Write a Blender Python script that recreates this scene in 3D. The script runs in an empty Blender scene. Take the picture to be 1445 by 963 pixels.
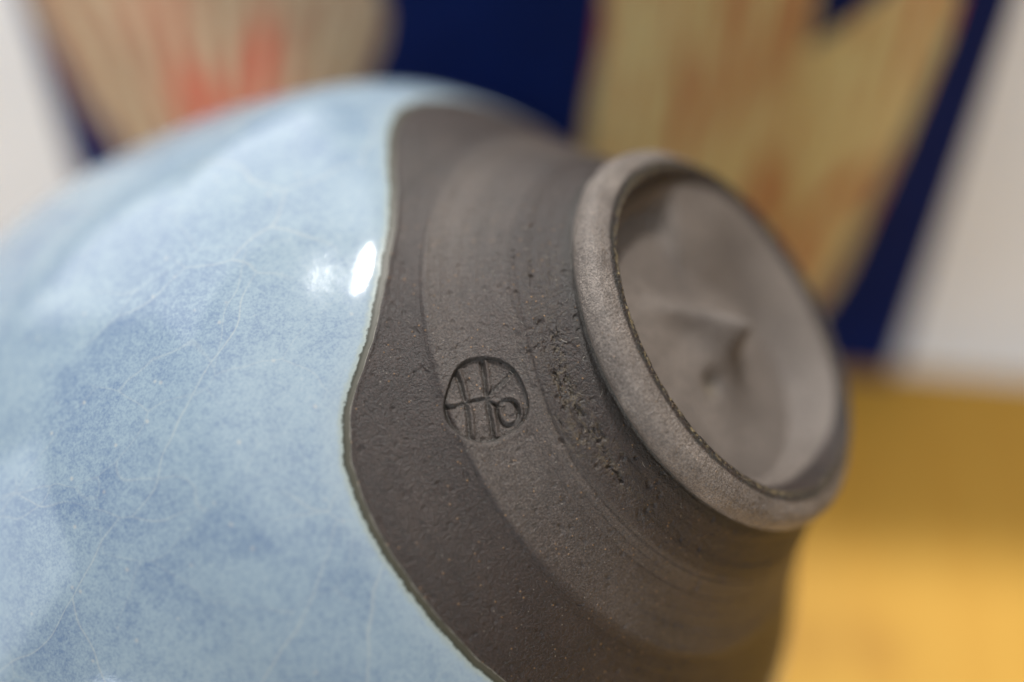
import bpy, math
import numpy as np
from mathutils import Matrix, Vector

# ------------------------------------------------------------------ camera, world, light, exposure
MM = 0.001
CAM_H = 255.4                      # camera height over the table top, mm
PITCH = 49.0                       # degrees the camera looks down
sc = bpy.context.scene
cam_d = bpy.data.cameras.new("camera"); cam = bpy.data.objects.new("camera", cam_d)
sc.collection.objects.link(cam); sc.camera = cam
cam.location = (0, 0, CAM_H*MM); cam.rotation_euler = (math.radians(90-PITCH), 0, 0)
cam_d.lens = 50; cam_d.sensor_width = 36; cam_d.clip_start = 0.005; cam_d.clip_end = 50
cam_d.dof.use_dof = True; cam_d.dof.focus_distance = 0.1725; cam_d.dof.aperture_fstop = 3.3
cam_d.dof.aperture_blades = 0

world = bpy.data.worlds.new("World"); sc.world = world; world.use_nodes = True
wn = world.node_tree; wn.nodes.clear()
wo = wn.nodes.new("ShaderNodeOutputWorld"); wb = wn.nodes.new("ShaderNodeBackground")
wtc = wn.nodes.new("ShaderNodeTexCoord"); wsep = wn.nodes.new("ShaderNodeSeparateXYZ")
wr = wn.nodes.new("ShaderNodeValToRGB"); wmr = wn.nodes.new("ShaderNodeMapRange")
wn.links.new(wtc.outputs["Generated"], wsep.inputs[0]); wn.links.new(wsep.outputs["Z"], wmr.inputs[0])
wmr.inputs[1].default_value = -1; wmr.inputs[2].default_value = 1
wn.links.new(wmr.outputs[0], wr.inputs[0])
wr.color_ramp.elements[0].position = 0.50; wr.color_ramp.elements[0].color = (0.07, 0.069, 0.068, 1)
wr.color_ramp.elements[1].position = 1.0; wr.color_ramp.elements[1].color = (1.9, 1.9, 1.9, 1)
_e = wr.color_ramp.elements.new(0.87); _e.color = (0.17, 0.17, 0.17, 1)
wn.links.new(wr.outputs[0], wb.inputs[0]); wb.inputs[1].default_value = 0.90
wn.links.new(wb.outputs[0], wo.inputs[0])

def area(name, loc, target, sx, sy, power, col):
    d = bpy.data.lights.new(name, 'AREA'); d.shape = 'RECTANGLE'; d.size = sx; d.size_y = sy
    d.energy = power; d.color = col
    o = bpy.data.objects.new(name, d); sc.collection.objects.link(o)
    o.location = loc
    o.rotation_euler = (Vector(target)-Vector(loc)).to_track_quat('-Z', 'Y').to_euler()
    return o
BOWL_C = (0.0, 0.125, 0.12)
area("ceiling_lamp", (0.104, 0.65, 1.08), BOWL_C, 0.018, 0.15, 12.0, (1.0, 0.98, 0.95))
area("back_window_light", (-0.48, 0.88, 0.64), (0, 0.13, 0.12), 1.1, 0.98, 8.0, (0.97, 0.99, 1.0))
area("side_window_light", (-0.56, 0.02, 0.14), (0.0, 0.06, 0.12), 0.30, 0.24, 0.55, (0.84, 0.92, 1.0))
area("front_fill_light", (-0.70, -1.15, 0.095), (-0.2, 0.2, 0.08), 1.2, 0.18, 11.0, (0.80, 0.90, 1.0))  # added unseen fill from the front left, brightens the white board
area("board_fill_light", (1.05, -0.85, 0.28), (0.0, 0.2, 0.05), 1.4, 0.54, 2.0, (1.0, 0.985, 0.96))  # added unseen fill from the right front for the board's right side

vs = sc.view_settings
sc.display_settings.display_device = 'sRGB'
vs.view_transform = 'Standard'; vs.look = 'None'; vs.exposure = 0.05; vs.gamma = 1.0
vs.use_curve_mapping = False
sc.cycles.max_bounces = 8
sc.cycles.use_denoising = True
sc.cycles.sample_clamp_indirect = 4.0

# ------------------------------------------------------------------ node helpers
class NT:
    def __init__(s, name):
        s.m = bpy.data.materials.new(name); s.m.use_nodes = True
        s.t = s.m.node_tree; s.t.nodes.clear()
        s.out = s.t.nodes.new("ShaderNodeOutputMaterial")
        s.bsdf = s.t.nodes.new("ShaderNodeBsdfPrincipled")
        s.t.links.new(s.bsdf.outputs[0], s.out.inputs[0])
        tc = s.t.nodes.new("ShaderNodeTexCoord")
        s.mm = s.vm('SCALE', tc.outputs["Object"], scale=1000.0)     # object coordinates in millimetres
    def set(s, sock, v):
        if hasattr(v, 'links') or isinstance(v, bpy.types.NodeSocket): s.t.links.new(v, sock)
        elif isinstance(v, (tuple, list)) and len(v) == 3 and sock.type == 'RGBA': sock.default_value = (*v, 1)
        else: sock.default_value = v
    def p(s, name, v): s.set(s.bsdf.inputs[name], v)
    def vm(s, op, a, b=None, scale=None):
        n = s.t.nodes.new("ShaderNodeVectorMath"); n.operation = op
        s.set(n.inputs[0], a)
        if b is not None: s.set(n.inputs[1], b)
        if scale is not None: s.set(n.inputs["Scale"], scale)
        return n.outputs["Value"] if op in ('DOT_PRODUCT', 'LENGTH', 'DISTANCE') else n.outputs[0]
    def ma(s, op, a, b=0.0, c=0.0, clamp=False):
        n = s.t.nodes.new("ShaderNodeMath"); n.operation = op; n.use_clamp = clamp
        s.set(n.inputs[0], a); s.set(n.inputs[1], b); s.set(n.inputs[2], c)
        return n.outputs[0]
    def noise(s, vec, scale, detail=3, rough=0.55, dist=0.0):
        n = s.t.nodes.new("ShaderNodeTexNoise"); s.set(n.inputs["Vector"], vec)
        n.inputs["Scale"].default_value = scale; n.inputs["Detail"].default_value = detail
        n.inputs["Roughness"].default_value = rough; n.inputs["Distortion"].default_value = dist
        return n.outputs["Fac"]
    def noisec(s, vec, scale, detail=2):
        n = s.t.nodes.new("ShaderNodeTexNoise"); s.set(n.inputs["Vector"], vec)
        n.inputs["Scale"].default_value = scale; n.inputs["Detail"].default_value = detail
        return n.outputs["Color"]
    def voro(s, vec, scale, feat='F1', rnd=1.0):
        n = s.t.nodes.new("ShaderNodeTexVoronoi"); n.feature = feat; s.set(n.inputs["Vector"], vec)
        n.inputs["Scale"].default_value = scale; n.inputs["Randomness"].default_value = rnd
        return n
    def sm(s, v, a, b, lo=0.0, hi=1.0):
        n = s.t.nodes.new("ShaderNodeMapRange"); n.interpolation_type = 'SMOOTHSTEP'
        s.set(n.inputs[0], v); s.set(n.inputs[1], a); s.set(n.inputs[2], b); s.set(n.inputs[3], lo); s.set(n.inputs[4], hi)
        return n.outputs[0]
    def mix(s, f, a, b, mode='MIX'):
        n = s.t.nodes.new("ShaderNodeMix"); n.data_type = 'RGBA'; n.blend_type = mode
        s.set(n.inputs[0], f); s.set(n.inputs[6], a); s.set(n.inputs[7], b)
        return n.outputs[2]
    def attr(s, name):
        n = s.t.nodes.new("ShaderNodeAttribute"); n.attribute_name = name
        return n.outputs["Fac"]
    def bump(s, h, dist, strength=1.0, prev=None):
        n = s.t.nodes.new("ShaderNodeBump"); s.set(n.inputs["Height"], h)
        n.inputs["Distance"].default_value = dist*MM; n.inputs["Strength"].default_value = strength
        if prev is not None: s.set(n.inputs["Normal"], prev)
        return n.outputs[0]

# ------------------------------------------------------------------ materials
def clay_material():
    n = NT("dark_stoneware"); mm = n.mm
    big = n.noise(mm, 0.12, 3, 0.6); mid = n.noise(mm, 0.9, 4, 0.6); fine = n.noise(mm, 3.2, 3, 0.65)
    c = n.mix(n.sm(big, 0.35, 0.65), (0.014, 0.006, 0.004), (0.024, 0.0125, 0.009))
    c = n.mix(n.sm(fine, 0.5, 0.72, 0, 0.7), c, (0.048, 0.029, 0.022))
    c = n.mix(n.sm(fine, 0.46, 0.34, 0, 0.8), c, (0.018, 0.016, 0.013))
    # ochre and pale grains in the clay
    v = n.voro(mm, 1.15); dist = v.outputs["Distance"]; vc = v.outputs["Color"]
    sep = n.t.nodes.new("ShaderNodeSeparateColor"); n.t.links.new(vc, sep.inputs[0])
    g = n.ma('MULTIPLY', n.sm(dist, 0.19, 0.09), n.ma('GREATER_THAN', sep.outputs[0], 0.68))
    c = n.mix(n.ma('MULTIPLY', g, 0.8), c, (0.24, 0.13, 0.05))
    v2 = n.voro(mm, 2.1); sep2 = n.t.nodes.new("ShaderNodeSeparateColor"); n.t.links.new(v2.outputs["Color"], sep2.inputs[0])
    g2 = n.ma('MULTIPLY', n.sm(v2.outputs["Distance"], 0.24, 0.12), n.ma('GREATER_THAN', sep2.outputs[1], 0.88))
    c = n.mix(n.ma('MULTIPLY', g2, 0.6), c, (0.22, 0.19, 0.15))
    # worn, ashy and painted-shade colouring masks stored on the mesh
    c = n.mix(n.ma('MULTIPLY', n.attr("ash"), n.sm(mid, 0.25, 0.6, 0.82, 1.0)), c, (0.265, 0.220, 0.186))
    c = n.mix(n.ma('MULTIPLY', n.attr("scorch_shade"), 0.85), c, (0.020, 0.019, 0.015))
    c = n.mix(n.ma('MULTIPLY', n.attr("ochre"), n.sm(n.noise(mm, 1.6, 3), 0.45, 0.6)), c, (0.26, 0.20, 0.10))
    gr = n.noise(mm, 4.2, 2, 0.7)
    cg = n.t.nodes.new("ShaderNodeCombineXYZ"); k_ = n.ma('ADD', n.sm(gr, 0.33, 0.67, 0.58, 1.38), n.sm(mid, 0.3, 0.7, -0.04, 0.04))
    for q in range(3): n.set(cg.inputs[q], k_)
    c = n.mix(1.0, c, cg.outputs[0], 'MULTIPLY')
    n.p("Base Color", c)
    n.p("Roughness", n.sm(fine, 0.3, 0.7, 0.38, 0.56)); n.p("Specular IOR Level", 0.55)
    h = n.ma('ADD', n.ma('MULTIPLY', fine, 1.0), n.ma('MULTIPLY', mid, 0.35))
    h = n.ma('ADD', h, n.ma('MULTIPLY', g, 0.35))
    h2 = n.noise(mm, 7.0, 2, 0.6)
    b = n.bump(h, 0.20); b = n.bump(h2, 0.08, 1.0, b)
    n.p("Normal", b)
    return n.m

def glaze_material():
    n = NT("pale_blue_glaze"); mm = n.mm
    warp = n.vm('ADD', mm, n.vm('SCALE', n.vm('SUBTRACT', n.noisec(mm, 0.09, 2), (0.5, 0.5, 0.5)), scale=9.0))
    big = n.noise(warp, 0.055, 3, 0.55); med = n.noise(warp, 0.22, 4, 0.6); fib = n.noise(mm, 1.1, 5, 0.7, 0.3); fine = n.noise(mm, 3.0, 3, 0.6)
    pale = (0.28, 0.36, 0.42); deep = (0.15, 0.215, 0.32); milk = (0.36, 0.42, 0.46)
    f = n.ma('ADD', n.ma('MULTIPLY', n.ma('SUBTRACT', big, 0.5), 0.75), n.ma('MULTIPLY', n.ma('SUBTRACT', med, 0.5), 0.65))
    f = n.ma('ADD', f, n.ma('MULTIPLY', n.ma('SUBTRACT', fib, 0.5), 1.5))
    f = n.ma('ADD', f, n.ma('MULTIPLY', n.ma('SUBTRACT', fine, 0.5), 1.6))
    # ice-crackle plates: each a little deeper just under its upper edge, with a milky line along the crack
    up = (-0.2, -0.75, 0.30)
    lines = None; plate = None
    for sc_, off, w in ((0.045, (3.1, 8.2, 1.7), 0.010), (0.070, (31.0, 5.5, 12.0), 0.009)):
        wv = n.vm('ADD', n.vm('ADD', mm, off), n.vm('SCALE', n.vm('SUBTRACT', n.noisec(n.vm('ADD', mm, off), 0.06, 2), (0.5, 0.5, 0.5)), scale=9.0))
        wv = n.vm('MULTIPLY', wv, (1.0, 1.3, 0.75))
        e = n.voro(wv, sc_, 'DISTANCE_TO_EDGE').outputs["Distance"]
        v1 = n.voro(wv, sc_)
        rel = n.vm('SUBTRACT', n.vm('SCALE', wv, scale=sc_), n.vm('SCALE', v1.outputs["Position"], scale=sc_))
        sh = n.sm(n.vm('DOT_PRODUCT', rel, up), -0.35, 0.45)
        gate = n.sm(n.noise(n.vm('ADD', mm, off), 0.045, 1), 0.42, 0.58)
        l = n.ma('MULTIPLY', n.sm(e, w, 0.0), n.sm(n.noise(n.vm('ADD', mm, off), 0.05, 1), 0.36, 0.56))
        s_ = n.ma('MULTIPLY', sh, gate)
        lines = l if lines is None else n.ma('MAXIMUM', lines, n.ma('MULTIPLY', l, 0.6))
        plate = s_ if plate is None else n.ma('ADD', plate, s_)
    f = n.ma('SUBTRACT', f, n.ma('MULTIPLY', plate, 0.17))
    c = n.mix(n.sm(f, -0.75, 0.30), deep, pale)
    c = n.mix(n.sm(f, 0.15, 0.85, 0, 0.75), c, milk)
    c = n.mix(n.ma('MULTIPLY', lines, 0.38), c, (0.46, 0.48, 0.45))
    # small milky and yellowish specks
    v = n.voro(mm, 0.42); sp = n.t.nodes.new("ShaderNodeSeparateColor"); n.t.links.new(v.outputs["Color"], sp.inputs[0])
    g = n.ma('MULTIPLY', n.sm(v.outputs["Distance"], 0.17, 0.03), n.ma('GREATER_THAN', sp.outputs[0], 0.68))
    c = n.mix(n.ma('MULTIPLY', g, 0.5), c, (0.50, 0.48, 0.43))
    # the run-out edge: bare olive band, dark line, milky fringe; d = distance from the glaze line in mm
    d0 = n.attr("edge_distance")
    d = n.ma('ADD', d0, n.ma('MULTIPLY', n.ma('SUBTRACT', n.noise(mm, 1.3, 4, 0.7), 0.5), 1.1))
    c = n.mix(n.sm(d, 5.5, 1.2, 0, 0.45), c, (0.36, 0.43, 0.47))
    c = n.mix(n.sm(d, 1.9, 1.0, 0, 0.8), c, (0.33, 0.37, 0.33))
    c = n.mix(n.sm(d, 1.1, 0.8), c, (0.035, 0.036, 0.022))
    dd = n.ma('ADD', d0, n.ma('MULTIPLY', n.ma('SUBTRACT', n.noise(mm, 0.8, 3, 0.6), 0.5), 0.5))
    c = n.mix(n.sm(dd, 0.74, 0.5), c, (0.058, 0.053, 0.034))
    c = n.mix(n.sm(dd, 0.14, 0.05, 0, 0.7), c, (0.22, 0.20, 0.17))
    n.p("Base Color", c)
    edge = n.sm(d, 0.9, 1.6)
    n.p("Roughness", n.sm(d, 0.7, 1.6, 0.5, 0.11)); n.p("Specular IOR Level", 0.5)
    
    b = n.bump(n.noise(mm, 0.16, 2), 0.10, 0.5)
    b = n.bump(n.ma('ADD', n.noise(mm, 0.8, 2), n.ma('MULTIPLY', lines, -0.08)), 0.012, 1.0, b)
    b = n.bump(n.noise(mm, 3.4, 2), 0.003, 1.0, b)
    n.p("Normal", b)
    return n.m

def plain(name, col, rough=0.6, scale=0.05, amount=0.06, bump=0.05):
    n = NT(name); k = n.noise(n.mm, scale, 4)
    c = n.mix(n.sm(k, 0.3, 0.7), tuple(x*(1-amount) for x in col), tuple(min(1, x*(1+amount)) for x in col))
    n.p("Base Color", c); n.p("Roughness", rough); n.p("Specular IOR Level", 0.12)
    n.p("Normal", n.bump(n.noise(n.mm, 2.0, 3), bump))
    return n.m

def wood_material():
    n = NT("honey_wood"); mm = n.mm
    st = n.vm('MULTIPLY', mm, (1.0, 0.06, 1.0))
    warp = n.vm('ADD', st, n.vm('SCALE', n.noisec(n.vm('MULTIPLY', mm, (1, 0.3, 1)), 0.02, 2), scale=10.0))
    g = n.noise(warp, 0.16, 5, 0.6); fine = n.noise(n.vm('MULTIPLY', mm, (1.0, 0.04, 1.0)), 1.4, 4, 0.7)
    blot = n.noise(mm, 0.022, 2)
    c = n.mix(n.sm(g, 0.32, 0.68), (0.56, 0.30, 0.042), (0.60, 0.335, 0.052))
    c = n.mix(n.sm(fine, 0.5, 0.75, 0, 0.15), c, (0.25, 0.11, 0.02))
    c = n.mix(n.sm(blot, 0.55, 0.75, 0, 0.4), c, (0.30, 0.13, 0.02))
    n.p("Base Color", c); n.p("Roughness", 0.62); n.p("Specular IOR Level", 0.25)
    n.p("Normal", n.bump(fine, 0.05))
    return n.m

def cloth_print_material(name, centre, cols, spots, fan):
    """printed motif: fine streaks that run along the motif, with soft red blooms at fixed places of the print"""
    n = NT(name); mm = n.mm
    sx = n.t.nodes.new("ShaderNodeSeparateXYZ"); n.t.links.new(mm, sx.inputs[0])
    X, Z = sx.outputs["X"], sx.outputs["Z"]
    dx = n.ma('SUBTRACT', X, centre[0]); dz = n.ma('SUBTRACT', Z, centre[1])
    if fan: u = n.ma('MULTIPLY', n.ma('ARCTAN2', dx, dz), 75.0); v = n.vm('LENGTH', n.vm('SUBTRACT', mm, (centre[0], 0, centre[1])))
    else: u = n.ma('ADD', dx, n.ma('MULTIPLY', dz, -0.04)); v = dz
    cb = n.t.nodes.new("ShaderNodeCombineXYZ"); n.set(cb.inputs[0], u); n.set(cb.inputs[1], n.ma('MULTIPLY', v, 0.09))
    uv = cb.outputs[0]
    wide = n.noise(uv, 0.16, 2); narrow = n.noise(uv, 0.7, 3, 0.6)
    c = n.mix(n.sm(wide, 0.35, 0.65), cols[0], cols[1])
    c = n.mix(n.sm(narrow, 0.42, 0.58, 0, 0.75), c, cols[2])
    if not fan: c = n.mix(n.sm(n.noise(uv, 0.20, 3, 0.6), 0.555, 0.63, 0, 0.9), c, (0.46, 0.045, 0.012))
    for (px, pz, rx, rz, tilt, amt) in spots:
        ex = n.ma('SUBTRACT', X, px); ez = n.ma('SUBTRACT', Z, pz)
        ct, st_ = math.cos(tilt), math.sin(tilt)
        a = n.ma('DIVIDE', n.ma('ADD', n.ma('MULTIPLY', ex, ct), n.ma('MULTIPLY', ez, st_)), rx)
        b = n.ma('DIVIDE', n.ma('SUBTRACT', n.ma('MULTIPLY', ez, ct), n.ma('MULTIPLY', ex, st_)), rz)
        r = n.ma('SQRT', n.ma('ADD', n.ma('MULTIPLY', a, a), n.ma('MULTIPLY', b, b)))
        r = n.ma('ADD', r, n.ma('MULTIPLY', n.ma('SUBTRACT', n.noise(uv, 0.5, 3), 0.5), 1.4))
        c = n.mix(n.sm(r, 1.25, 0.1, 0, amt), c, cols[3])
    if fan:   # fine pale pinstripes
        st_ = n.ma('POWER', n.ma('ABSOLUTE', n.ma('SINE', n.ma('MULTIPLY', u, 0.66))), 5.0)
        c = n.mix(n.ma('MULTIPLY', st_, 0.75), c, (0.74, 0.64, 0.44))
    n.p("Base Color", c); n.p("Roughness", 0.75); n.p("Specular IOR Level", 0.25)
    n.p("Normal", n.bump(n.noise(mm, 3.0, 2), 0.05))
    return n.m

CLAY = clay_material(); GLAZE = glaze_material()

# ------------------------------------------------------------------ vectorised noise for the real relief
def _hash(ix, iy, iz, seed):
    h = (ix*374761393 + iy*668265263 + iz*2147483647 + seed*144665) & 0xffffffff
    h = ((h ^ (h >> 13))*1274126177) & 0xffffffff
    h = ((h ^ (h >> 15))*2246822519) & 0xffffffff
    return ((h ^ (h >> 16)) & 0xffff)/65535.0
def vnoise(x, y, z, seed=0):
    x, y, z = np.broadcast_arrays(x, y, z)
    fx, fy, fz = np.floor(x), np.floor(y), np.floor(z)
    ix, iy, iz = fx.astype(np.int64), fy.astype(np.int64), fz.astype(np.int64)
    x, y, z = x-fx, y-fy, z-fz
    x, y, z = [t*t*t*(t*(t*6-15)+10) for t in (x, y, z)]
    r = 0
    for a in (0, 1):
        for b in (0, 1):
            for c in (0, 1):
                r = r+(x if a else 1-x)*(y if b else 1-y)*(z if c else 1-z)*_hash(ix+a, iy+b, iz+c, seed)
    return r-0.5
def fbm(x, y, z, o=3, seed=0, g=0.5):
    r = 0; a = 1.0
    for k in range(o):
        r = r+a*vnoise(x*2**k, y*2**k, z*2**k, seed+k*17); a *= g
    return r
def sstep(x, a, b):
    t = np.clip((x-a)/(b-a), 0, 1); return t*t*(3-2*t)
def spline(k, v, q):
    """monotone cubic through the knots"""
    k = np.asarray(k, float); v = np.asarray(v, float); h = np.diff(k); d = np.diff(v)/h
    m = np.zeros_like(v); m[0], m[-1] = d[0], d[-1]
    for i in range(1, len(v)-1):
        m[i] = 0 if d[i-1]*d[i] <= 0 else (h[i-1]+h[i])*3/((2*h[i]+h[i-1])/d[i-1]+(h[i]+2*h[i-1])/d[i])
    q = np.asarray(q, float); i = np.clip(np.searchsorted(k, q)-1, 0, len(h)-1); t = (q-k[i])/h[i]
    return ((2*t**3-3*t**2+1)*v[i]+(t**3-2*t**2+t)*h[i]*m[i]+(-2*t**3+3*t**2)*v[i+1]+(t**3-t**2)*h[i]*m[i+1])

# ------------------------------------------------------------------ object helpers
def tag(o, label=None, cat=None, group=None, kind=None):
    if label: o["label"] = label
    if cat: o["category"] = cat
    if group: o["group"] = group
    if kind: o["kind"] = kind
    return o
def mesh_obj(name, verts, faces, mat, parent=None, normals=None, attrs=None, smooth=True):
    me = bpy.data.meshes.new(name)
    verts = np.asarray(verts, np.float32); faces = np.asarray(faces, np.int32)
    k = faces.shape[1]; nf = len(faces)
    me.vertices.add(len(verts)); me.vertices.foreach_set("co", verts.ravel())
    me.loops.add(nf*k); me.loops.foreach_set("vertex_index", faces.ravel())
    me.polygons.add(nf); me.polygons.foreach_set("loop_start", np.arange(0, nf*k, k, dtype=np.int32))
    me.polygons.foreach_set("use_smooth", np.full(nf, smooth))
    me.update(calc_edges=True)
    for an, av in (attrs or {}).items():
        a = me.attributes.new(an, 'FLOAT', 'POINT'); a.data.foreach_set("value", np.asarray(av, np.float32).ravel())
    if normals is not None: me.normals_split_custom_set_from_vertices(np.asarray(normals, np.float32))
    me.materials.append(mat)
    o = bpy.data.objects.new(name, me); sc.collection.objects.link(o)
    if parent: o.parent = parent
    return o
def py_obj(name, verts, faces, mat, parent=None, smooth=False):
    me = bpy.data.meshes.new(name); me.from_pydata([tuple(v) for v in verts], [], faces); me.update()
    for p in me.polygons: p.use_smooth = smooth
    me.materials.append(mat)
    o = bpy.data.objects.new(name, me); sc.collection.objects.link(o)
    if parent: o.parent = parent
    return o
def bevel(o, w, seg=2):
    m = o.modifiers.new("bevel", 'BEVEL'); m.width = w; m.segments = seg; m.limit_method = 'ANGLE'

# ------------------------------------------------------------------ setting: table top and white backdrop board
def rounded_box(name, x0, x1, y0, y1, z0, z1, mat, bev, parent=None):
    v = [(x, y, z) for z in (z0, z1) for y in (y0, y1) for x in (x0, x1)]
    v = [tuple(c*MM for c in p) for p in v]
    f = [(0, 2, 3, 1), (4, 5, 7, 6), (0, 1, 5, 4), (2, 6, 7, 3), (0, 4, 6, 2), (1, 3, 7, 5)]
    o = py_obj(name, v, f, mat, parent); bevel(o, bev*MM); return o
table = rounded_box("table_top", -700, 800, -450, 520, -28, 0, wood_material(), 2)
tag(table, "honey coloured wooden table top under and behind the bowl", kind='structure')

YAW = math.atan2(-0.1087837, 0.99406544)
def on_wall(name, base, off):
    e = bpy.data.objects.new(name, None); sc.collection.objects.link(e); e.empty_display_size = 0.01
    e.location = (base[0]*MM, base[1]*MM, 0); e.rotation_euler = (0, 0, YAW); return e
# white board: local x runs along it, local y away from the camera
wb_o = rounded_box("white_board", -420, 210, 0, 8, 0, 114, plain("white_card", (0.87, 0.89, 0.92), 0.65, 0.02, 0.03), 0.8)
wb_o.location = (95.2*MM, 210.55*MM, 0.0); wb_o.rotation_euler = (0, 0, YAW)
wb_o.location.y += 0.0018
tag(wb_o, "plain white board standing upright at the back of the table", "backdrop board")

# printed card leaning flat against the board (local frame: x along, z up, front at y=0)
card = on_wall("printed_card", (80.7, 211.9), 0)
tag(card, "navy blue printed card with cream and red motifs standing against the white board", "printed card")
navy = plain("navy_print", (0.002, 0.012, 0.092), 0.55, 0.06, 0.12, 0.03)
rounded_box("card_board", -177.2, 8.2, 0.0, 1.6, 0, 110, navy, 0.25, card)
def motif(name, outline, mat, t=0.25):
    n = len(outline)
    fr = [(x*MM, -t*MM, z*MM) for x, z in outline]; bk = [(x*MM, -0.01*MM, z*MM) for x, z in outline]
    faces = [tuple(range(n))[::-1]] + [(i, (i+1) % n, n+(i+1) % n, n+i) for i in range(n)]
    return py_obj(name, fr+bk, faces, mat, card)
def smooth_outline(pts, m=8):
    P = np.array(pts, float); n = len(P); out = []
    for i in range(n):
        a, b, c, d = P[i-1], P[i], P[(i+1) % n], P[(i+2) % n]
        for k in range(m):
            t = k/m; out.append(tuple(0.5*((2*b)+(-a+c)*t+(2*a-5*b+4*c-d)*t*t+(-a+3*b-3*c+d)*t**3)))
    return out
shell_mat = cloth_print_material("shell_print", (-148, -10), [(0.36, 0.23, 0.15), (0.36, 0.12, 0.07), (0.56, 0.47, 0.31), (0.62, 0.045, 0.02)],
    [(-131, 80, 6, 14, -0.25, 1.0), (-146, 70, 8, 13, 0.2, 1.0), (-138, 60, 15, 16, 0, 0.8), (-150, 90, 14, 12, 0.2, 0.35)], True)
motif("shell_motif", smooth_outline([(-148, 30), (-160, 46), (-168, 61), (-172.5, 77), (-175, 92), (-172, 101), (-160, 106), (-140, 107.5), (-119, 106),
      (-108, 101), (-105.2, 94), (-106.5, 86), (-111, 76), (-119, 62), (-132, 42)]), shell_mat)
leaf_mat = cloth_print_material("leaf_print", (-35, 60), [(0.72, 0.60, 0.30), (0.58, 0.38, 0.17), (0.78, 0.72, 0.38), (0.42, 0.05, 0.012)],
    [(-13, 58, 2.6, 9.5, -0.5, 1.0), (-29.5, 56, 2.2, 17, 0.12, 0.8), (-31, 92, 3.5, 22, -0.05, 0.7), (-49, 86, 4, 11, 0.1, 0.35), (-60, 60, 3, 9, 0, 0.3), (-17, 50, 2, 8, -0.3, 0.5)], False)
motif("leaf_motif", [(-66.5, 58), (-65.6, 76), (-64.7, 88), (-64.4, 104), (-62, 107), (-28, 107.5), (-25.8, 104), (-25.9, 91.5), (-22, 95), (-16.5, 101.5), (-12, 107), (-3, 107.5), (-0.6, 105),
      (-1.2, 96), (-2.6, 84), (-4.5, 68), (-7.2, 50), (-9.5, 34), (-12.5, 22), (-20, 14), (-36, 12), (-52, 18), (-62, 34)], leaf_mat)

# ------------------------------------------------------------------ the bowl
# local frame: z = axis out through the foot, x = side nearest the camera, origin = centre of the foot ring's edge
p_ = math.radians(PITCH)
def cam2world(v): return Vector((v[0], v[1]*math.sin(p_)-v[2]*math.cos(p_), v[1]*math.cos(p_)+v[2]*math.sin(p_)))
A = Vector((0.69791103, 0.40813659, 0.58851059)).normalized()
E1 = (Vector((0, 0, 1))-A*A.z).normalized(); E2 = A.cross(E1)
FOOT = Vector((29.9626, 2.0251, -190.0))
bowl = bpy.data.objects.new("ceramic_bowl", None); sc.collection.objects.link(bowl); bowl.empty_display_size = 0.02
W = [cam2world(v) for v in (E1, E2, A)]; O = cam2world(FOOT)
M = Matrix(((W[0].x, W[1].x, W[2].x, O.x*MM), (W[0].y, W[1].y, W[2].y, O.y*MM), (W[0].z, W[1].z, W[2].z, (O.z+CAM_H)*MM), (0, 0, 0, 1)))
bowl.matrix_world = M
tag(bowl, "tipped bowl with pale blue crackled glaze, bare brown foot and round stamped mark", "bowl")
CX = np.array([E1.x, E2.x, A.x]); CY = np.array([E1.y, E2.y, A.y])      # image right / up in bowl coordinates

# columns: dense where the photograph looks, denser still through the stamp
D = math.pi/180
theta = np.concatenate([np.arange(-180, -135, 0.9), np.arange(-135, -24, 0.22), np.arange(-24, -5, 0.105), np.arange(-5, 62, 0.2), np.arange(62, 180, 0.9)])*D
NT_ = len(theta)
# rim of the glaze: height s of its edge at each angle (degrees)
gk = [-180, -150, -128, -116, -105, -96, -90, -81.5, -70, -60, -50, -40, -32, -26, -21, -15.6, -11.8, -6, 0, 10, 24, 60, 110, 150, 180]
gv = [29.4, 29.6, 29.8, 29.9, 29.4, 28.9, 28.3, 26.8, 24.2, 22.4, 21.8, 22.2, 23.2, 24.6, 25.9, 27.0, 27.6, 27.8, 27.75, 27.7, 27.5, 28.2, 28.9, 29.2, 29.4]
s_gl = spline(gk, gv, np.degrees(theta))
s_gl = s_gl + 0.28*fbm(np.cos(theta)*9, np.sin(theta)*9, 0*theta+2.5, 3, 5)*sstep(np.abs(np.degrees(theta)), 178, 160)
# profiles
PK = [5.3, 6.0, 7.0, 9, 10.4, 11.0, 14, 16.8, 18.3, 19.0, 19.5, 20.5, 24, 30, 34, 37, 41, 46, 53, 60, 70, 78, 84, 88]
PV = [26.5, 27.3, 28.2, 30.2, 31.6, 31.9, 33.9, 36.4, 38.2, 39.1, 39.5, 40.4, 44.6, 52, 56.3, 58.8, 61.1, 63.1, 65.7, 67.9, 70.2, 71.6, 72.3, 72.5]
def prof(s): return spline(PK, PV, s)

def surface(S, R, TH, disp, glaze_t=None):
    """rows x columns grid of points in mm; disp = relief along the normal"""
    P = np.stack([R*np.cos(TH), R*np.sin(TH), -S], -1)
    N = normals_of(P)
    return P+N*disp[..., None]
def normals_of(P):
    """central-difference normals; columns wrap round"""
    du = np.roll(P, -1, 1)-np.roll(P, 1, 1)
    dv = np.empty_like(P); dv[1:-1] = P[2:]-P[:-2]; dv[0] = P[1]-P[0]; dv[-1] = P[-1]-P[-2]
    N = np.cross(du, dv); l = np.linalg.norm(N, axis=-1, keepdims=True); N = N/np.maximum(l, 1e-12)
    return N
def quads(nr, nc):
    i = np.arange(nr-1)[:, None]; j = np.arange(nc)[None]; j2 = (j+1) % nc
    return np.stack(np.broadcast_arrays(i*nc+j, i*nc+j2, (i+1)*nc+j2, (i+1)*nc+j), -1).reshape(-1, 4)

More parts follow.
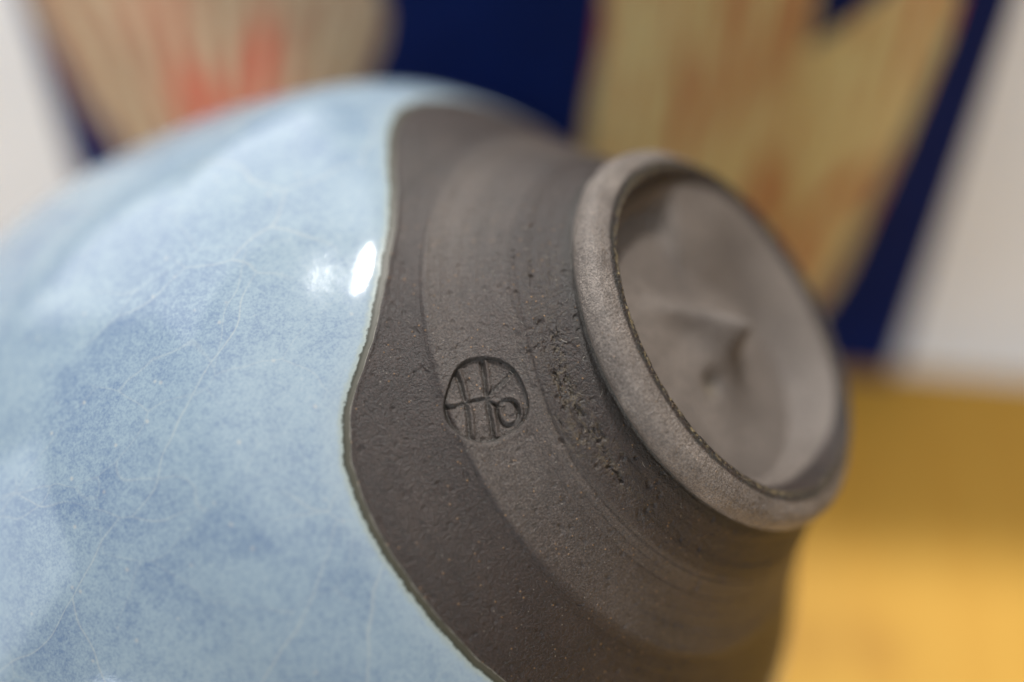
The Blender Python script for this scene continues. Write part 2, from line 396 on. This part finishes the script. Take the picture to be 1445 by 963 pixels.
# --- parameter rows: ring (by arc), clay flank (groove -> glaze line), glaze (line -> lip)
RK_S = [3.2, 1.9, 1.15, 0.60, 0.30, 0.12, 0.05, 0.10, 0.42, 1.0, 1.35, 2.2, 3.1, 3.8, 4.3, 4.8, 5.05, 5.3]
RK_R = [21.5, 22.2, 22.65, 22.95, 23.15, 23.4, 23.8, 24.5, 25.7, 26.85, 27.2, 27.5, 27.55, 27.4, 27.0, 26.5, 26.3, 26.5]
arc = np.concatenate([[0], np.cumsum(np.hypot(np.diff(RK_S), np.diff(RK_R)))])
qa = np.arange(0, arc[-1], 0.13)
ring_s, ring_r = spline(arc, RK_S, qa), spline(arc, RK_R, qa)
nR = len(ring_s)
qq = np.concatenate([np.arange(5.3, 11, 0.10), np.arange(11, 20.6, 0.055), np.arange(20.6, 27.8, 0.11)])   # nominal s rows of the clay flank
q01 = (qq-5.3)/(27.8-5.3); nC = len(qq)
qs0 = 20.6                                         # rows above this stay put, rows below stretch to the glaze line
S_cl = np.where(qq[:, None] < qs0, qq[:, None], qs0+(qq[:, None]-qs0)/(27.8-qs0)*(s_gl[None]-qs0)) if True else None
S_cl = np.concatenate([S_cl, s_gl[None]], 0); nC += 1
# glaze rows, distance below the line
ga = np.concatenate([np.arange(0, 3, 0.10)[1:], np.arange(3, 26, 0.30), np.linspace(26, 60.4, 70)])
S_gz = s_gl[None]+(88-s_gl[None])*(ga[:, None]/60.4)
# the ring is thick on the near side and pared thin on the far side
def far_w(t): return sstep(np.abs(np.degrees(t)), 85, 145)
wf = far_w(theta)[None]; inn = (1-sstep(ring_r, 23.3, 27.0))[:, None]
ring_S = ring_s[:, None]-wf*np.where((ring_r < 23.5)[:, None], (ring_s[:, None]-0.3)*0.90, 0)*(ring_s[:, None] > 0.3)
ring_S = np.where(np.arange(nR)[:, None] < nR//2, ring_S, ring_s[:, None])
ring_R = ring_r[:, None]+wf*2.5*np.where(np.arange(nR)[:, None] < nR//2, inn, 0)
S_all = np.concatenate([ring_S, S_cl, S_gz], 0)
R_all = np.concatenate([ring_R, prof(S_cl), prof(S_gz)], 0)
TH = np.broadcast_to(theta[None], S_all.shape); deg = np.degrees(TH)
nAll = len(S_all)
iR, iC, iG = np.arange(nR), np.arange(nR, nR+nC), np.arange(nR+nC, nAll)

# hand-thrown unevenness of the whole form
cx_, cy_, cz_ = R_all*np.cos(TH), R_all*np.sin(TH), -S_all
wob = 0.5*vnoise(cx_/34+7, cy_/34, cz_/26, 3)
disp = wob*sstep(S_all, 6, 26)
ringm = np.zeros(S_all.shape); ringm[:nR] = 1
flank = 1-ringm; flank[nR+nC:] = 0
# --- flank relief: trimming lines, torn clay near the groove, the ledge, grit
Sx = S_all+0.35*vnoise(np.cos(TH)*2.2, np.sin(TH)*2.2, S_all*0.05, 8)
lines = 0.15*vnoise(np.cos(TH)*1.3, np.sin(TH)*1.3, Sx*1.15, 21)+0.07*vnoise(np.cos(TH)*2.6, np.sin(TH)*2.6, Sx*3.1, 22)+0.035*vnoise(np.cos(TH)*3, np.sin(TH)*3, Sx*8, 23)
ledge = (0.20+0.12*sstep(deg, -70, -20))*sstep(Sx, 14.8, 18.6)*(1-sstep(Sx, 18.7, 19.5))+0.0
crease = -0.22*np.exp(-((Sx-10.3-0.9*sstep(deg, -30, 10))/0.22)**2)*(0.10+0.90*sstep(deg, -60, -25))+0.12*np.exp(-((Sx-9.4)/0.45)**2)
crease += -0.10*np.exp(-((Sx-13.4)/0.16)**2)*sstep(deg, -8, 8)-0.08*np.exp(-((Sx-12.3)/0.10)**2)*sstep(deg, 0, 14)*(1-sstep(deg, 30, 50))
tm = np.exp(-((Sx-8.6-0.9*vnoise(TH*3, 0*TH, 0*TH, 33))/1.9)**2)*sstep(deg, -66, -30)*(1-0.7*sstep(deg, 8, 30))*(0.35+0.9*sstep(fbm(TH*5, Sx/1.1, 0*TH, 2, 35), -0.25, 0.35))
torn_n = fbm(TH*17, Sx/0.33, Sx*0+1.5, 4, 31, 0.62)
torn = tm*(-0.75*np.maximum(torn_n, 0.02)+0.14*torn_n)
grit = 0.045*fbm(cx_/0.55, cy_/0.55, cz_/0.55, 3, 41, 0.6)+0.03*fbm(cx_/1.6, cy_/1.6, cz_/1.6, 2, 47)
pits_n = vnoise(cx_/0.8, cy_/0.8, cz_/0.8, 51); pits = -0.26*np.maximum(pits_n-0.30, 0)/0.17*(0.5+tm)
disp += flank*(lines+ledge+crease+torn+grit+pits)*(1-sstep(S_all, s_gl[None]-0.6, s_gl[None]))
# a low bead of clay just outside the glaze edge
disp += flank*0.10*np.exp(-((s_gl[None]-S_all-0.12)/0.16)**2)
# ring relief: worn facets, chips, drag lines
qrow = np.zeros(S_all.shape); qrow[:nR] = qa[:, None]
rgrit = 0.07*fbm(cx_/0.6, cy_/0.6, cz_/0.6, 4, 61, 0.62)+0.10*vnoise(TH*9, qrow*0.9, 0*TH, 63)+0.05*vnoise(TH*14, qrow*4.0, 0*TH, 65)
a_in = float(np.interp(22.95, ring_r[:nR//3], qa[:nR//3])); 
chip = -0.20*np.maximum(vnoise(TH*24, qrow*1.4, 0*TH, 67)-0.05, 0)*np.exp(-((qrow-a_in-0.3)/0.5)**2)*2
groove_r = -0.10*np.exp(-((qrow-a_in-1.15-0.15*vnoise(TH*5, 0*TH, 0*TH, 71))/0.12)**2)
ringd = (rgrit+chip+groove_r)*sstep(qrow, 0.1, 1.0)
disp += ringm*ringd
# uneven lower edge of the ring (pinched by the tool)
# --- glaze thickness rising from its edge
gd = np.zeros(S_all.shape); gd[nR+nC:] = (S_gz-s_gl[None])*1.55
th_g = 0.24*(1-np.exp(-np.maximum(gd-0.6, 0)/1.3))+0.06*np.exp(-((gd-3.4)/2.4)**2)*(gd > 0)
disp += th_g*(gd > 0)+0.06*vnoise(cx_/11, cy_/11, cz_/8, 81)*sstep(gd, 1.5, 8)

P0 = np.stack([cx_, cy_, cz_], -1); N0 = normals_of(P0)
# outward check: the flank normal must point away from the axis
k_ = nR+nC//2
if (N0[k_, 0]*np.array([math.cos(theta[0]), math.sin(theta[0]), 0])).sum() < 0: N0 = -N0; FLIP = True
else: FLIP = False

# --- maker's stamp, pressed into the flank
st_s, st_t = 15.98, -14.4*D
st_r = float(prof(np.array([st_s]))[0]); Pc = np.array([st_r*math.cos(st_t), st_r*math.sin(st_t), -st_s])
U = (P0-Pc)@CX/0.0853; V = -(P0-Pc)@CY/0.0853          # in units of 1/1445 of the picture width, V downwards
near = (np.linalg.norm(P0-Pc, axis=-1) < 9)
wobr = 1+0.03*np.sin(3*np.arctan2(V, U)+0.6)+0.02*np.sin(5*np.arctan2(V, U))
rho = np.hypot(U/60.5, V/61.5)/wobr
def seg(pts, w):
    d = np.full(U.shape, 1e9)
    for (x0, y0), (x1, y1) in zip(pts[:-1], pts[1:]):
        dx, dy = x1-x0, y1-y0; L = dx*dx+dy*dy
        t = np.clip(((U-x0)*dx+(V-y0)*dy)/L, 0, 1)
        d = np.minimum(d, np.hypot(U-x0-t*dx, V-y0-t*dy))
    return np.exp(-(d/w)**2.4)
def cut(pts, w): return seg([(x-3.2, y+2.6) for x, y in pts], w*0.78)
def zc(*pts): return [(x/4.817-123, y/4.817-116) for x, y in pts]
loop = [(760+72*math.cos(a)*(1+0.08*math.sin(2*a)), 630+88*math.sin(a)) for a in np.linspace(-2.7, 3.4, 22)]
strokes = [(zc((405, 355), (440, 440), (470, 550), (497, 660), (505, 800)), 4.2),
           (zc((580, 285), (600, 400), (612, 520), (645, 680), (672, 840)), 4.6),
           (zc((325, 590), (400, 588), (470, 566), (540, 548), (625, 530)), 4.0),
           (zc((790, 345), (740, 400), (690, 450), (628, 510)), 4.2),
           (zc(*loop), 4.2), (zc((640, 560), (700, 590)), 3.6)]
ridge = np.zeros(U.shape)
cuts = np.zeros(U.shape)
for pts, w in strokes: ridge = np.maximum(ridge, seg(pts, w)); cuts = np.maximum(cuts, cut(pts, w))
inside = 1-sstep(rho, 0.935, 1.0)
floor = -0.60*inside
rim_b = 0.07*np.exp(-((rho-1.07)/0.07)**2)*sstep(V, -10, 50)
sd = floor+(0.38*ridge-0.50*cuts)*(1-sstep(rho, 0.90, 0.97))*(0.8+0.5*vnoise(U/16, V/16, 0*U, 95))+rim_b+0.03*inside*fbm(cx_/0.5, cy_/0.5, cz_/0.5, 2, 91)
disp = disp+np.where(near, sd, 0)

P = P0+N0*disp[..., None]
NN = normals_of(P); 
if FLIP: NN = -NN
# --- colour masks (ash on the ring, scorched and ochre inner lip, darker torn clay, shade painted into the stamp)
mott = fbm(cx_/4, cy_/4, cz_/4, 3, 101)
ash = ringm*(0.80+0.35*mott)*0.80*sstep(qrow, a_in+1.8, a_in+2.3)
gth = np.clip(0.24+0.40*vnoise(cx_/19+3, cy_/19, cz_/30, 141), 0.05, 0.6)   # patchy kiln ash, all round the foot
pro = 0.10+0.12*sstep(Sx, 6.5, 10)+0.42*sstep(Sx, 10.1, 11.2)*(1-sstep(Sx, 18.5, 19.3))
pro = pro*gth+0.05*sstep(Sx, 14, 17)*(1-sstep(Sx, 18.6, 19.3))
ash = ash+flank*np.clip(pro*(1+0.5*fbm(cx_/11, cy_/11, cz_/8, 2, 105)+0.35*vnoise(np.cos(TH)*2, np.sin(TH)*2, Sx*1.6, 108)), 0, 0.85)
lip = np.exp(-((qrow-a_in-1.5+0.25*vnoise(TH*7, 0*TH, 0*TH, 107))/0.55)**2)*ringm
scorch_shade = np.clip((1-0.8*wf)*lip*(0.55+1.6*fbm(TH*20, qrow*2, 0*TH, 3, 109)), 0, 1)+flank*tm*np.clip(torn_n*1.6, 0, 1)*0.5
scorch_shade = np.clip(scorch_shade+ringm*0.8*sstep(S_all, 4.4, 5.1)*(qrow > 5)+flank*0.6*(1-sstep(S_all, 5.3, 6.6)), 0, 1)  # darker in the groove between ring and flank
ochre = np.clip(np.exp(-((qrow-a_in-1.0)/0.36)**2)*ringm*(0.55+0.9*fbm(TH*30, qrow*2, 0*TH, 2, 111)), 0, 1)+flank*tm*0.15
scorch_shade = np.clip(scorch_shade+np.where(near, 0.75*np.exp(-((rho-0.955)/0.035)**2)+0.6*cuts*inside, 0), 0, 1)  # shade of the stamp's wall and stroke cuts painted into the clay colour
attrs = dict(ash=np.clip(ash, 0, 1), scorch_shade=scorch_shade, ochre=np.clip(ochre, 0, 1), edge_distance=gd)

def part(name, r0, r1, mat, facemask=None, label=None):
    nr = r1-r0; F = quads(nr, NT_)
    if FLIP is False: pass
    Pp, Np = P[r0:r1].reshape(-1, 3), NN[r0:r1].reshape(-1, 3)
    # face orientation from stored normals
    f0 = F[len(F)//2]; gn = np.cross(Pp[f0[1]]-Pp[f0[0]], Pp[f0[3]]-Pp[f0[0]])
    if gn@Np[f0[0]] < 0: F = F[:, ::-1]
    if facemask is not None: F = F[facemask(Pp[F].mean(1))]
    used = np.unique(F); remap = np.zeros(len(Pp), np.int64); remap[used] = np.arange(len(used))
    o = mesh_obj(name, Pp[used]*MM, remap[F], mat, bowl, Np[used], {k: v[r0:r1].reshape(-1)[used] for k, v in attrs.items()})
    if label: o["label"] = label
    return o
def in_stamp(c):
    u = (c-Pc)@CX/0.0853; v = -(c-Pc)@CY/0.0853
    return (np.hypot(u/64, v/65) < 1.02) & (np.linalg.norm(c-Pc, axis=-1) < 9)
part("foot_ring", 0, nR+1, CLAY, label="ash grey foot ring with a dark and ochre inner edge")
part("clay_body", nR, nR+nC, CLAY, lambda c: ~in_stamp(c))
part("maker_stamp", nR, nR+nC, CLAY, in_stamp, "round impressed maker's mark of crossed strokes with a small loop")
part("glaze_coat", nR+nC-1, nAll, GLAZE, label="pale blue crackled glaze ending in an olive edge")

# --- recessed well inside the foot ring, with a turned point in the middle (every 4th column)
sub = np.arange(0, NT_, 4); tw = theta[sub]
rr = np.concatenate([np.linspace(0.001, 0.3, 44), np.linspace(0.308, 0.84, 50), np.linspace(0.846, 1.0, 34)])
Qw, Tw = np.meshgrid(rr, tw, indexing='ij'); wfw = far_w(tw)[None]
Rin = 21.5+2.5*wfw; Rw = Qw*Rin; Sin = 3.2-(3.2-0.3)*0.90*wfw
Xw, Yw = Rw*np.cos(Tw), Rw*np.sin(Tw); dg = np.degrees(Tw)
# near half: flat floor and a steep wall; far half: a broad dish, the two meeting in a crease at the top
open_ = np.where(dg < 0, 1-sstep(dg, -116, -101), sstep(dg, 70, 165))
kk = 1.9*(1-open_)+(0.36+0.40*np.exp(-((np.mod(dg-140+180, 360)-180)/50)**2))*open_
wall = Sin+(Rin-Rw)*kk
floor_ = 6.0+0*Rw
h_ = np.clip(0.5+0.5*(wall-floor_)/1.0, 0, 1); Sw = wall*(1-h_)+floor_*h_-1.0*h_*(1-h_)*0.5
Sw = Sw+0.7*np.exp(-((Xw+4.6+0.03*(Yw+15)**2*0.3)/0.7)**2)*sstep(Yw, -7, -12)*(1-sstep(-Yw, 19, 22))
Xn, Yn = Xw+3.0, Yw-1.4; Rn = np.hypot(Xn, Yn)
Sw = Sw-5.2*np.exp(-(Rn/3.4)**1.3)
al = Xn*0.32-Yn*0.95; ac = Xn*0.95+Yn*0.32-0.04*al*al
Sw -= 2.8*np.exp(-(ac/2.4)**2)*sstep(al, -2.5, 3.0)*(1-sstep(al, 3, 15))
Sw += 0.30*vnoise(Xw/7, Yw/7, 0*Xw, 121)*np.clip((1-Qw)/0.15, 0, 1)+1.0*np.exp(-(((Xw-3.0)/1.8)**2+((Yw-5.0)/1.5)**2))
Zw = -Sw
# join: last row follows the displaced edge of the ring
Pw = np.stack([Xw, Yw, Zw], -1); Pw[-1] = P[0][sub]
Pw = Pw.astype(float)
Nw = normals_of(Pw); Fw = quads(len(rr), len(tw))
if Nw[60, 10, 2] < 0: Nw = -Nw
f0 = Fw[60*len(tw)+10]; q = Pw.reshape(-1, 3)
if np.cross(q[f0[1]]-q[f0[0]], q[f0[3]]-q[f0[0]])[2] < 0: Fw = Fw[:, ::-1]
zero = np.zeros(Rw.shape)
mo = np.clip(0.60+0.3*fbm(Xw/8, Yw/8, 0*Xw, 2, 131), 0.1, 1)
print('well', Nw[60,10], Sw.min(), Sw.max())
mesh_obj("foot_well", q*MM, Fw, CLAY, bowl, Nw.reshape(-1, 3),
         dict(ash=mo.ravel(), scorch_shade=0.5*np.exp(-(((Xw-3.0)/1.4)**2+((Yw-5.0)/1.2)**2)).ravel(), ochre=(0.6*np.exp(-(((Xw-4.0)/1.4)**2+((Yw-5.6)/1.2)**2))).ravel()))["label"] = "greyish recessed well with a turned point in its middle"  # darker, partly ochre spot at the small hollow

# --- lip and inside of the bowl
ti = np.linspace(-math.pi, math.pi, 181)[:-1]
lk = [(88, 72.5), (89.2, 72.2), (90.0, 71.2), (90.0, 69.8), (89.0, 68.9), (84, 68.2), (70, 66.2), (55, 62), (42, 56), (32, 47), (24, 36), (18, 22), (15.5, 8), (15, 0.05)]
la = np.array(lk); aa = np.concatenate([[0], np.cumsum(np.hypot(*np.diff(la, axis=0).T))])
qi = np.concatenate([np.linspace(0, aa[4], 14), np.linspace(aa[4], aa[-1], 60)[1:]])
Si, Ri = spline(aa, la[:, 0], qi), spline(aa, la[:, 1], qi)
Pi = np.stack([Ri[:, None]*np.cos(ti), Ri[:, None]*np.sin(ti), -Si[:, None]+0*ti], -1)
# carry the outer wobble over the lip so the two surfaces meet
idx = [int(np.argmin(np.abs(theta-t))) for t in ti]; dl = P[-1][idx]-Pi[0]
Pi = Pi+dl[None]*np.clip(1-qi/8, 0, 1)[:, None, None]
Ni = normals_of(Pi); Fi = quads(len(qi), 180); q = Pi.reshape(-1, 3)
if Ni[50, 5, 0]*math.cos(ti[5])+Ni[50, 5, 1]*math.sin(ti[5]) > 0: Ni = -Ni
f0 = Fi[50*180+5]
if np.cross(q[f0[1]]-q[f0[0]], q[f0[3]]-q[f0[0]])@Ni[50, 5] < 0: Fi = Fi[:, ::-1]
mesh_obj("inner_glaze", q*MM, Fi, GLAZE, bowl, Ni.reshape(-1, 3), dict(edge_distance=np.full(len(q), 30.0)))

# --- lint: tiny pale fibres caught on the rough clay
rng = np.random.RandomState(4)
lv, lf = [], []
for k in range(24):
    if k < 16: tdeg = rng.normal(-22, 22); ss = rng.normal(8.6, 2.2)
    else: tdeg = rng.uniform(-70, 35); ss = rng.uniform(6, 22)
    ss = max(6.2, min(22, ss)); j = int(np.argmin(np.abs(np.degrees(theta)-tdeg)))
    i = nR+int(np.argmin(np.abs(S_cl[:, j]-ss)))
    c = P[i, j]; nn = NN[i, j]; t1 = np.cross(nn, [0, 0, 1.0]); t1 /= np.linalg.norm(t1); t2 = np.cross(nn, t1)
    a = rng.uniform(0, 6.28); L = rng.uniform(0.35, 1.3); bend = rng.uniform(-2.2, 2.2); rad = rng.uniform(0.018, 0.032)
    pts = []; pos = c+nn*0.05; nseg = 7
    for m in range(nseg):
        pts.append(pos.copy()); aa_ = a+bend*m/nseg
        pos = pos+(t1*math.cos(aa_)+t2*math.sin(aa_))*L/nseg+nn*0.03*math.sin(m*0.9)
    b0 = len(lv)
    for m, p in enumerate(pts):
        dcur = pts[min(m+1, nseg-1)]-pts[max(m-1, 0)]; dcur /= np.linalg.norm(dcur); sde = np.cross(dcur, nn)
        for h in range(3):
            an = h*2.094; lv.append((p+rad*(math.cos(an)*sde+math.sin(an)*nn))*MM)
        if m:
            for h in range(3): lf.append((b0+(m-1)*3+h, b0+(m-1)*3+(h+1) % 3, b0+m*3+(h+1) % 3, b0+m*3+h))
lint = mesh_obj("lint", np.array(lv), np.array(lf), plain("lint_fibre", (0.34, 0.31, 0.27), 0.8), bowl)
tag(lint, kind="stuff")
